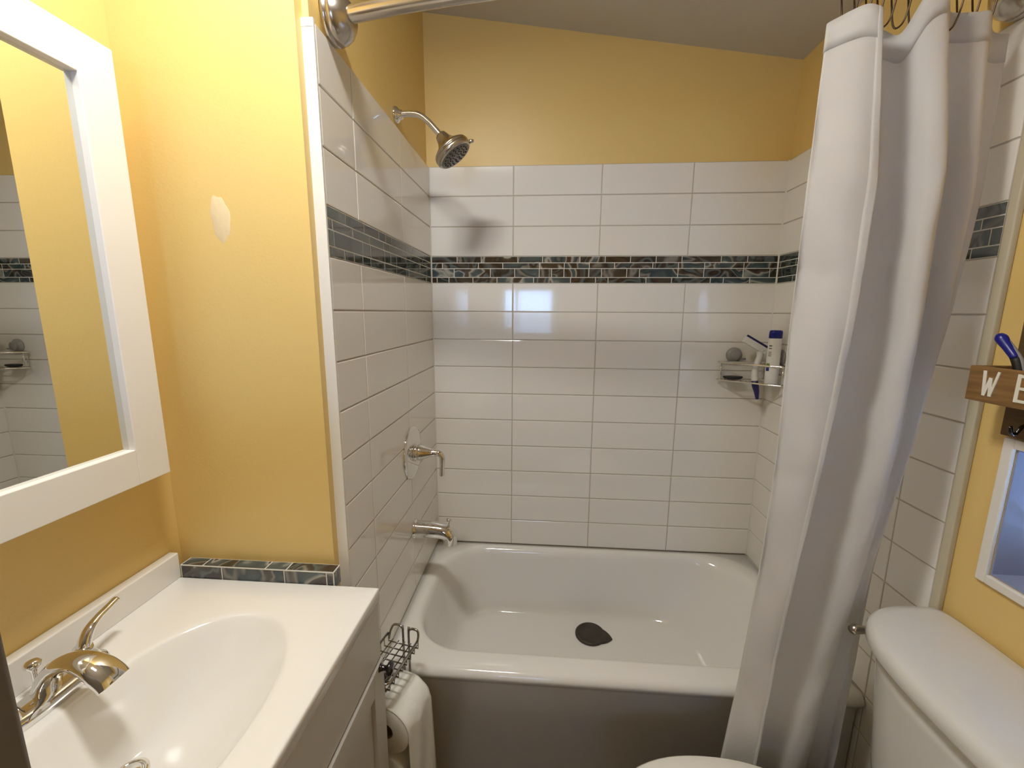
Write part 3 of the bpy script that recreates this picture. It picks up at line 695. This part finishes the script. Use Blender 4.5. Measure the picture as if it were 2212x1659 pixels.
def door(y0, y1, knob_y):
    x0, x1, st = cx1, 0.0885, 0.050
    b = MB(); b.box((x0, y0, dz0), (x1, y0 + st, dz1), M['cabinet']); b.box((x0, y1 - st, dz0), (x1, y1, dz1), M['cabinet'])
    b.box((x0, y0 + st, dz0), (x1, y1 - st, dz0 + st), M['cabinet']); b.box((x0, y0 + st, dz1 - st), (x1, y1 - st, dz1), M['cabinet'])
    b.box((x0, y0 + st, dz0 + st), (x1 - 0.009, y1 - st, dz1 - st), M['cabinet'])
    d = b.build('door', cb, bevel=0.0012)
    k = MB(); k.lathe((x1, knob_y, dz1 - 0.009), (1, 0, 0), [(0.009, 0.0), (0.007, 0.003), (0.005, 0.010), (0.006, 0.014), (0.0135, 0.018), (0.0150, 0.022), (0.0125, 0.026), (0.004, 0.028)], M['pewter'], 24)
    ko = k.build('knob'); ko.parent = d; ko['label'] = 'dark pewter mushroom knob'
door(-1.106, cyB - 0.001, cyB - 0.020)
door(cyA + 0.002, -1.109, cyA + 0.024)

# faucet
fx, fy = -0.285, -1.085
f = thing('sink_faucet', (fx, fy, ZC), 'chrome two-handle faucet standing on the sink top', 'faucet')
b = MB()
def stad(z, gx, gy, n=40):
    return [Vector((fx - 0.012 + gx * math.copysign(abs(math.cos(a)) ** 0.8, math.cos(a)), fy + gy * math.copysign(abs(math.sin(a)) ** 0.72, math.sin(a)), z)) for a in [2 * PI * k / n for k in range(n)]]
b.loft([stad(ZC + 0.0003, 0.026, 0.080), stad(ZC + 0.006, 0.026, 0.080), stad(ZC + 0.012, 0.0235, 0.077), stad(ZC + 0.016, 0.018, 0.070), stad(ZC + 0.017, 0.006, 0.05)], M['chrome'], True, True); b.build('base_plate', f)
def wide_tube(mb, pts, wv, hv, m, n=24):
    pts = [Vector(p) for p in pts]; N = len(pts); rings = []
    for i in range(N):
        tg = (pts[min(i + 1, N - 1)] - pts[max(i - 1, 0)]).normalized(); side = Vector((0, 1, 0)); up_ = side.cross(tg).normalized()
        rings.append([pts[i] + side * wv[i] * math.cos(a) + up_ * hv[i] * math.sin(a) for a in [2 * PI * k / n for k in range(n)]])
    mb.loft(rings, m, True, True)
sp = smooth_path([(fx - 0.016, fy, ZC + 0.012), (fx - 0.008, fy, ZC + 0.034), (fx + 0.012, fy, ZC + 0.056), (fx + 0.040, fy, ZC + 0.066), (fx + 0.066, fy, ZC + 0.060), (fx + 0.086, fy, ZC + 0.046), (fx + 0.095, fy, ZC + 0.036)], 7)
q = [i / (len(sp) - 1) for i in range(len(sp))]
b = MB(); wide_tube(b, sp, [interp([0, .25, .5, .75, 1], [0.017, 0.0145, 0.0165, 0.0215, 0.0225], u_) for u_ in q], [interp([0, .25, .5, .8, 1], [0.017, 0.0125, 0.0105, 0.0125, 0.0105], u_) for u_ in q], M['chrome']); b.build('spout', f)
for sg in (1, -1):
    hy = fy + sg * 0.051; hx = fx - 0.014
    b = MB(); b.lathe((hx, hy, ZC + 0.010), (0, 0, 1), [(0.0205, 0.0), (0.0200, 0.006), (0.0155, 0.016), (0.0125, 0.024), (0.0118, 0.030)], M['chrome'], 28)
    pa = smooth_path([(hx, hy, ZC + 0.030), (hx - 0.001, hy + sg * 0.004, ZC + 0.042), (hx - 0.003, hy + sg * 0.014, ZC + 0.056), (hx - 0.006, hy + sg * 0.030, ZC + 0.064), (hx - 0.009, hy + sg * 0.050, ZC + 0.068), (hx - 0.011, hy + sg * 0.068, ZC + 0.072)], 6)
    b.tube(pa, [interp([0, .3, .6, 1], [0.0125, 0.0095, 0.0065, 0.0058], i / (len(pa) - 1)) for i in range(len(pa))], M['chrome'], 18, flat=0.8); b.build('handle', f)
b = MB(); b.lathe((fx - 0.036, fy + 0.004, ZC + 0.004), (0, 0, 1), [(0.0035, 0.0), (0.0035, 0.034), (0.006, 0.040), (0.0098, 0.045), (0.0100, 0.049), (0.006, 0.053), (0.001, 0.054)], M['chrome'], 20); b.build('lift_rod', f)

# mosaic ledge above the counter end
rnd = random.Random(21)
t = thing('mosaic_backsplash', (-0.19, -0.79, 0.82), 'strip of agate glass mosaic on the yellow wall beside the sink top', 'backsplash')
b = MB(); ya, yb, za, zb = -0.8035, YS - 0.0003, 0.797, 0.836
b.box((-0.348, ya + 0.001, za), (-0.010, yb, zb - 0.001), M['grout_mosaic']); b.build('grout_bed', t)
def gpiece(x0, x1, face):
    g = MB(); bev = 0.0012; x0 += 0.0012; x1 -= 0.0012; bev = 0.0008
    if face == 'front':
        R_ = [[Vector((x, ya + 0.001 - h, z)) for x, z in ((x0 + i, za + 0.0005 + i), (x1 - i, za + 0.0005 + i), (x1 - i, zb - 0.0030 - i), (x0 + i, zb - 0.0030 - i))] for i, h in ((0, -0.0005), (0, 0.0002), (bev, 0.0007))]
    elif face == 'top':
        R_ = [[Vector((x, y, zb - 0.001 + h)) for x, y in ((x0 + i, ya + 0.0028 + i), (x1 - i, ya + 0.0028 + i), (x1 - i, yb - 0.001 - i), (x0 + i, yb - 0.001 - i))] for i, h in ((0, -0.0005), (0, 0.0002), (bev, 0.0007))]
    else:
        R_ = [[Vector((-0.010 + h, y, z)) for y, z in ((ya + 0.0030 + i, za + 0.0005 + i), (yb - 0.001 - i, za + 0.0005 + i), (yb - 0.001 - i, zb - 0.0030 - i), (ya + 0.0030 + i, zb - 0.0030 - i))] for i, h in ((0, -0.0005), (0, 0.0002), (bev, 0.0007))]
    g.loft(R_, M['mosaic'], False, True, smooth=False); return g
for xs in ((-0.347, -0.256, -0.118, -0.026, -0.011),):
    for a, c_ in zip(xs[:-1], xs[1:]): gpiece(a, c_, 'front').build('glass_piece', t)
for xs in ((-0.347, -0.299, -0.160, -0.114, -0.011),):
    for a, c_ in zip(xs[:-1], xs[1:]): gpiece(a, c_, 'top').build('glass_piece', t)
gpiece(0, 0, 'end').build('glass_piece', t)

# medicine cabinet / framed mirror
mc = thing('mirror_cabinet', (XL, -1.11, 1.06), 'white framed mirror cabinet on the yellow wall above the sink', 'mirror')
my0, my1, mz0, mz1, fx1 = -1.378, -0.842, 1.061, 1.789, -0.300
iy0, iy1, iz0, iz1 = my0 + 0.061, my1 - 0.061, 1.126, 1.727
b = MB(); b.box((XL + 0.0005, my0 + 0.012, mz0 + 0.012), (fx1 - 0.022, my1 - 0.012, mz1 - 0.012), M['framewhite']); b.build('cabinet_box', mc, bevel=0.001)
b = MB(); xb_ = fx1 - 0.0215
b.box((xb_, my0, mz0), (fx1, iy0, mz1), M['framewhite']); b.box((xb_, iy1, mz0), (fx1, my1, mz1), M['framewhite'])
b.box((xb_, iy0, mz0), (fx1, iy1, iz0), M['framewhite']); b.box((xb_, iy0, iz1), (fx1, iy1, mz1), M['framewhite']); b.build('frame', mc, bevel=0.0018)
b = MB(); b.box((xb_ + 0.002, iy0, iz0), (fx1 - 0.0125, iy1, iz1), M['mirror']); b.build('mirror_glass', mc)

# spackle patch on the partition
b = MB(); pts = []
for k in range(26):
    a = 2 * PI * k / 26; r = 1 + 0.06 * math.sin(3 * a + 1) + 0.06 * math.sin(7 * a)
    pts.append((-0.196 + 0.017 * r * math.cos(a) + 0.006 * math.sin(a) * -1 * 0.3, 1.540 + 0.037 * r * math.sin(a)))
b.add([(p[0], YS - 0.0007, p[1]) for p in pts] + [(-0.196, YS - 0.0012, 1.54)] + [(p[0] + (p[0] + 0.196) * 0.12, YS, p[1] + (p[1] - 1.54) * 0.12) for p in pts],
      [(k, (k + 1) % 26, 26) for k in range(26)] + [(27 + k, 27 + (k + 1) % 26, (k + 1) % 26, k) for k in range(26)], M['patch'], True)
o = b.build('wall_patch'); struct(o)

# ------------------------------------------------------------------ toilet paper stand and rolls
st = thing('paper_stand', (0.075, -0.66, 0), 'wire toilet paper stand with a shelf basket between cabinet and tub', 'paper stand')
def rotp(p, a=math.radians(-13), c=(0.075, -0.70)):
    dx, dy = p[0] - c[0], p[1] - c[1]
    return (c[0] + dx * math.cos(a) - dy * math.sin(a), c[1] + dx * math.sin(a) + dy * math.cos(a), p[2])
shx0, shx1, shy0, shy1, shz, shr = 0.018, 0.104, -0.778, -0.640, 0.533, 0.556
b = MB(); b.tube([rotp(p) for p in smooth_path([(0.062, -0.648, 0.012), (0.062, -0.648, 0.30), (0.062, -0.648, 0.560), (0.058, -0.645, 0.578), (0.046, -0.643, 0.582), (0.032, -0.643, 0.578), (0.024, -0.645, 0.562), (0.020, -0.648, 0.540)], 5)], 0.0030, M['wire'], 10); b.build('upright', st)
b = MB(); b.tube([rotp(p) for p in smooth_path([(0.078, -0.648, 0.012), (0.078, -0.648, 0.30), (0.078, -0.648, 0.562), (0.080, -0.645, 0.577), (0.088, -0.643, 0.580), (0.100, -0.643, 0.578), (0.104, -0.645, 0.568), (0.104, -0.650, shr)], 5)], 0.0030, M['wire'], 10); b.build('upright', st)
b = MB(); b.tube([rotp(p) for p in [(shx1, shy1 - 0.008, shr), (shx1, shy0 + 0.008, shr - 0.004), (shx1 - 0.006, shy0, shr - 0.004), (shx0 + 0.006, shy0, shr - 0.004), (shx0, shy0 + 0.008, shr - 0.004), (shx0, shy1 - 0.008, shr)]], 0.0028, M['wire'], 10); b.build('shelf_rail', st)
b = MB()
for k in range(8):
    y = shy0 + 0.006 + k * (shy1 - shy0 - 0.014) / 7
    b.tube([rotp(p) for p in [(shx0, y, shr - 0.003), (shx0, y, shz), (shx1, y, shz), (shx1, y, shr - 0.003)]], 0.0017, M['wire'], 6)
for k in range(5):
    x = shx0 + 0.008 + k * (shx1 - shx0 - 0.016) / 4
    b.tube([rotp(p) for p in [(x, shy1, shz), (x, shy0, shz), (x, shy0 - 0.001, shr - 0.004)]], 0.0017, M['wire'], 6)
b.build('shelf_grid', st)
b = MB(); b.tube([rotp(p) for p in smooth_path([(0.070, -0.648, 0.435), (0.070, -0.66, 0.425), (0.070, -0.70, 0.424), (0.070, -0.775, 0.424), (0.070, -0.786, 0.430)], 5)], 0.0035, M['wire'], 10); b.build('roll_arm', st)
b = MB(); b.tube([rotp(p) for p in smooth_path([(0.020, -0.640, 0.006), (0.132, -0.640, 0.006), (0.140, -0.70, 0.006), (0.132, -0.765, 0.006), (0.012, -0.765, 0.006), (0.004, -0.70, 0.006)], 8, closed=True)], 0.0045, M['wire'], 10, closed=True); b.build('base_ring', st)
b = MB(); b.tube([rotp(p) for p in smooth_path([(0.078, -0.648, 0.165), (0.110, -0.650, 0.160), (0.138, -0.655, 0.160), (0.150, -0.660, 0.170), (0.151, -0.662, 0.186)], 5)], 0.0030, M['wire'], 10); b.build('spare_hook', st)

def roll(name, c, r, rc, L, label, sheet):
    t = thing(name, c, label, 'toilet paper', 'toilet paper rolls on the wire stand')
    c = Vector(c); axd = Vector((math.sin(math.radians(13)), math.cos(math.radians(13)), 0)); axd = Vector((axd.x, axd.y, 0)); side = Vector((axd.y, -axd.x, 0)); Zv = Vector((0, 0, 1))
    n = 48; b = MB()
    def P(rad, a, u): return c + axd * u + side * (rad * math.cos(a)) + Zv * (rad * math.sin(a))
    A = [2 * PI * k / n for k in range(n)]
    b.loft([[P(rc, a, -L / 2) for a in A], [P(r - 0.002, a, -L / 2) for a in A], [P(r, a, -L / 2 + 0.002) for a in A], [P(r, a, L / 2 - 0.002) for a in A], [P(r - 0.002, a, L / 2) for a in A], [P(rc, a, L / 2) for a in A]], M['paper'])
    b.build('paper_body', t)
    b = MB(); b.loft([[P(rc + 0.0003, a, -L / 2 - 0.0006) for a in A], [P(rc - 0.0015, a, -L / 2 - 0.0006) for a in A], [P(rc - 0.0015, a, L / 2) for a in A]], M['card']); b.build('core', t)
    if sheet:
        b = MB(); vs = []; fs = []; us = 17
        path = [(r + 0.0008, PI * 0.62 - k * PI * 0.62 / 14) for k in range(15)]
        prof = [(side * (q_[0] * math.cos(q_[1])) + Zv * (q_[0] * math.sin(q_[1]))) for q_ in path]
        for k in range(1, 15): prof.append(side * (r + 0.0008 + 0.012 * (k / 14) ** 1.3) - Zv * (0.245 * k / 14))
        for pi_, pv in enumerate(prof):
            for k in range(us):
                u_ = -L / 2 + L * k / (us - 1)
                dim = 0.0009 * math.sin(pi_ * 1.4) * math.sin(k * 1.25) if pi_ < 13 else 0.0018 * math.sin(k * 0.6 + pi_ * 0.25)
                out_ = pv.normalized() if pi_ < 15 else side
                vs.append(c + axd * u_ + pv + out_ * (0.0014 + dim))
        for i in range(len(prof) - 1):
            for k in range(us - 1): a = i * us + k; fs.append((a, a + 1, a + us + 1, a + us))
        b.add(vs, fs, M['paper'], True); o = b.build('hanging_sheet', t); so = o.modifiers.new('th', 'SOLIDIFY'); so.thickness = 0.0008
    return t
roll('toilet_roll', (0.079, -0.716, 0.412), 0.060, 0.019, 0.105, 'white toilet roll with a hanging sheet, just under the wire shelf', True)
t2 = roll('toilet_roll', (0.066, -0.712, 0.286), 0.056, 0.019, 0.105, 'spare white toilet roll below the hanging one on the wire stand', False)

# ------------------------------------------------------------------ toilet
TY = -0.965
tl = thing('toilet', (1.0, TY, 0), 'white two-piece toilet with its tank against the yellow right wall', 'toilet')
def dshape(xb_, xf, hw, z, pw=3.2, rb=0.05, n=72):
    """plan outline: straight back at xb_, rounded front at xf, half width hw"""
    pts = []
    for k in range(n):
        a = 2 * PI * k / n; ca, sa = math.cos(a), math.sin(a)
        cx = (xb_ + xf) / 2; rx = (xb_ - xf) / 2
        q_ = (abs(ca) ** pw + abs(sa) ** pw) ** (-1 / pw)
        pts.append(Vector((cx + rx * q_ * ca, TY + hw * q_ * sa, z)))
    return pts
def tank(xb_, xf, hw, z):
    pts = []; n = 72; cxm = xb_ - 0.04
    for k in range(n):
        a = 2 * PI * k / n; ca, sa = math.cos(a), math.sin(a)
        pw = 7 if ca > 0 else 2.9
        rx = (xb_ - cxm) if ca > 0 else (cxm - xf)
        q_ = (abs(ca) ** pw + abs(sa) ** pw) ** (-1 / pw)
        pts.append(Vector((cxm + rx * q_ * ca, TY + hw * q_ * sa, z)))
    return pts
b = MB(); rb = []
for z, xf, hw in ((0.385, 1.078, 0.180), (0.39, 1.070, 0.187), (0.50, 1.058, 0.198), (0.60, 1.050, 0.205), (0.70, 1.042, 0.211), (0.748, 1.040, 0.213)): rb.append(tank(1.226, xf, hw, z))
b.loft(rb, M['porcelain'], True, True); b.build('tank', tl)
b = MB(); lid = [tank(1.230, 1.030, 0.223, 0.749), tank(1.231, 1.022, 0.228, 0.751), tank(1.231, 1.019, 0.230, 0.757), tank(1.231, 1.019, 0.230, 0.772), tank(1.231, 1.022, 0.228, 0.780), tank(1.229, 1.030, 0.222, 0.786), tank(1.222, 1.055, 0.205, 0.7895), tank(1.20, 1.09, 0.15, 0.791)]
b.loft(lid, M['porcelain'], True, True); b.build('tank_lid', tl)
b = MB(); b.lathe((1.105, TY + 0.207, 0.722), (0, 1, 0), [(0.012, 0.0), (0.012, 0.008), (0.007, 0.014)], M['nickel'], 20)
b.tube([(1.105, TY + 0.221, 0.722), (1.088, TY + 0.222, 0.726), (1.068, TY + 0.218, 0.730), (1.058, TY + 0.214, 0.731)], [0.007, 0.008, 0.010, 0.008], M['nickel'], 14); b.build('flush_lever', tl)
def bowl(xb_, xf, hw, z): return dshape(xb_, xf, hw, z, 2.25)
b = MB(); b.loft([bowl(1.14, 0.66, 0.105, 0.0), bowl(1.14, 0.66, 0.105, 0.06), bowl(1.13, 0.67, 0.10, 0.16), bowl(1.12, 0.60, 0.13, 0.26), bowl(1.12, 0.55, 0.172, 0.35), bowl(1.12, 0.54, 0.182, 0.385), bowl(1.11, 0.545, 0.180, 0.395)], M['porcelain'], True, True)
b.box((1.04, TY - 0.10, 0.30), (1.20, TY + 0.10, 0.386), M['porcelain']); b.build('bowl', tl)
b = MB(); b.loft([bowl(1.02, 0.548, 0.180, 0.396), bowl(1.025, 0.542, 0.185, 0.400), bowl(1.025, 0.542, 0.185, 0.410), bowl(1.02, 0.546, 0.181, 0.414)], M['seatplastic'], True, True); b.build('seat', tl)
b = MB(); b.loft([bowl(1.02, 0.546, 0.182, 0.415), bowl(1.025, 0.540, 0.187, 0.419), bowl(1.025, 0.540, 0.187, 0.426), bowl(1.02, 0.546, 0.181, 0.432), bowl(0.99, 0.59, 0.14, 0.4345), bowl(0.9, 0.7, 0.05, 0.436)], M['seatplastic'], True, True); b.build('lid', tl)

# ------------------------------------------------------------------ wooden organizer on the right wall
og = thing('wall_organizer', (1.20, -0.95, 1.22), 'brown wooden wall box lettered WE in white, hung above the window', 'wall organizer')
oy0, oy1 = -1.12, -0.792
b = MB(); b.box((XR - 0.0195, oy0, 1.2205), (XR - 0.0005, oy1, 1.44), M['darkwood']); b.build('back_board', og, bevel=0.002)
b = MB(); b.box((XR - 0.0195, oy0, 1.164), (XR - 0.0085, oy1, 1.2195), M['darkwood']); b.build('hook_board', og, bevel=0.002)
bx0 = 1.150; bz0, bz1 = 1.226, 1.285; oyb = -0.789
b = MB(); b.box((bx0, oy0 + 0.01, bz0), (bx0 + 0.011, oyb, bz1), M['wood']); b.box((bx0 + 0.011, oyb - 0.010, bz0), (XR - 0.020, oyb, bz1), M['wood'])
b.box((bx0 + 0.011, oy0 + 0.01, bz0), (XR - 0.020, oy0 + 0.02, bz1), M['wood']); b.box((bx0 + 0.011, oy0 + 0.02, bz0), (XR - 0.020, oyb - 0.010, bz0 + 0.009), M['wood']); b.build('planter_box', og, bevel=0.0012)
stroke_n = [0]
def stroke(mb, p, q_, wd):
    stroke_n[0] += 1
    p = Vector((0, p[0], p[1])); q_ = Vector((0, q_[0], q_[1])); d = (q_ - p).normalized(); nn = Vector((0, -d.z, d.y)) * wd / 2
    X0, X1 = bx0 - 0.0010 - 0.0001 * (stroke_n[0] % 5), bx0 - 0.0002 + 0.00004 * (stroke_n[0] % 5); vs = []
    for X in (X0, X1):
        for pt in (p + nn, p - nn, q_ - nn, q_ + nn): vs.append((X, pt.y, pt.z))
    mb.add(vs, [(0, 1, 2, 3), (7, 6, 5, 4), (0, 4, 5, 1), (1, 5, 6, 2), (2, 6, 7, 3), (3, 7, 4, 0)], M['letter'])
b = MB()
stroke(b, (-0.8155, 1.279), (-0.8190, 1.2375), 0.0052); stroke(b, (-0.8190, 1.2375), (-0.8260, 1.268), 0.0046); stroke(b, (-0.8260, 1.268), (-0.8290, 1.2375), 0.0052); stroke(b, (-0.8290, 1.2375), (-0.8375, 1.279), 0.0040)
b.build('letter_w', og)['label'] = 'white painted letter W'
b = MB()
stroke(b, (-0.8670, 1.280), (-0.8670, 1.236), 0.0055)
for z in (1.277, 1.258, 1.2385): stroke(b, (-0.8670, z), (-0.885, z), 0.0045)
b.build('letter_e', og)['label'] = 'white painted letter E'
b = MB(); hy = -0.838
b.lathe((XR - 0.0195, hy, 1.190), (-1, 0, 0), [(0.010, 0.0), (0.010, 0.002), (0.004, 0.004)], M['pewter'], 20)
b.tube(smooth_path([(XR - 0.020, hy, 1.193), (XR - 0.035, hy, 1.190), (XR - 0.043, hy, 1.178), (XR - 0.050, hy, 1.178), (XR - 0.054, hy, 1.190)], 5), 0.0030, M['pewter'], 10); b.build('coat_hook', og)
# toothbrush standing in the box
tb = thing('toothbrush', (1.18, -0.82, 1.24), 'blue and black toothbrush handle leaning out of the wooden box', 'toothbrush')
pa = smooth_path([(1.186, -0.846, 1.237), (1.184, -0.836, 1.268), (1.182, -0.8265, 1.297), (1.181, -0.814, 1.314), (1.180, -0.803, 1.327), (1.180, -0.795, 1.338)], 6)
k1 = 13
b = MB(); b.tube(pa[:k1 + 1], [0.0065] * (k1 + 1), M['rubber'], 14); b.build('grip', tb)
b = MB(); b.tube([p + Vector((0.002, -0.0035, -0.0005)) for p in pa[8:25]], 0.0048, M['gray_plastic'], 12); b.build('side_strip', tb)
b = MB(); nn = len(pa) - k1; b.tube(pa[k1:], [interp([0, .45, .8, 1], [0.0062, 0.0070, 0.0085, 0.0045], i / (nn - 1)) for i in range(nn)], M['blue_plastic'], 16); b.build('handle', tb)

# ------------------------------------------------------------------ ceiling lamp (above the frame; lights the room)
lx, ly, lz = 0.110, -1.14, 2.290
lp = thing('ceiling_lamp', (lx, ly, ceil_z(lx)), 'flat ceiling lamp with two frosted panels above the vanity', 'ceiling lamp')
b = MB(); b.box((lx - 0.17, ly - 0.075, lz), (lx + 0.15, ly + 0.075, lz + 0.022), M['lampmetal']); b.build('housing', lp, bevel=0.003)
b = MB(); b.lathe((lx, ly, ceil_z(lx) - 0.001), (-0.148, 0, -1), [(0.05, -0.001), (0.05, 0.012), (0.03, 0.018), (0.03, 0.034)], M['lampmetal'], 28); b.build('canopy', lp)
for sg in (-1, 1):
    cx_ = lx - 0.006 + sg * 0.072; b = MB()
    b.loft([rrect(cx_ - 0.064, cx_ + 0.064, ly - 0.06, ly + 0.06, 0.015, lz - 0.0002, 5), rrect(cx_ - 0.063, cx_ + 0.063, ly - 0.059, ly + 0.059, 0.015, lz - 0.004, 5), rrect(cx_ - 0.055, cx_ + 0.055, ly - 0.051, ly + 0.051, 0.012, lz - 0.008, 5)], M['bulb'], True, True)
    b.build('diffuser', lp)
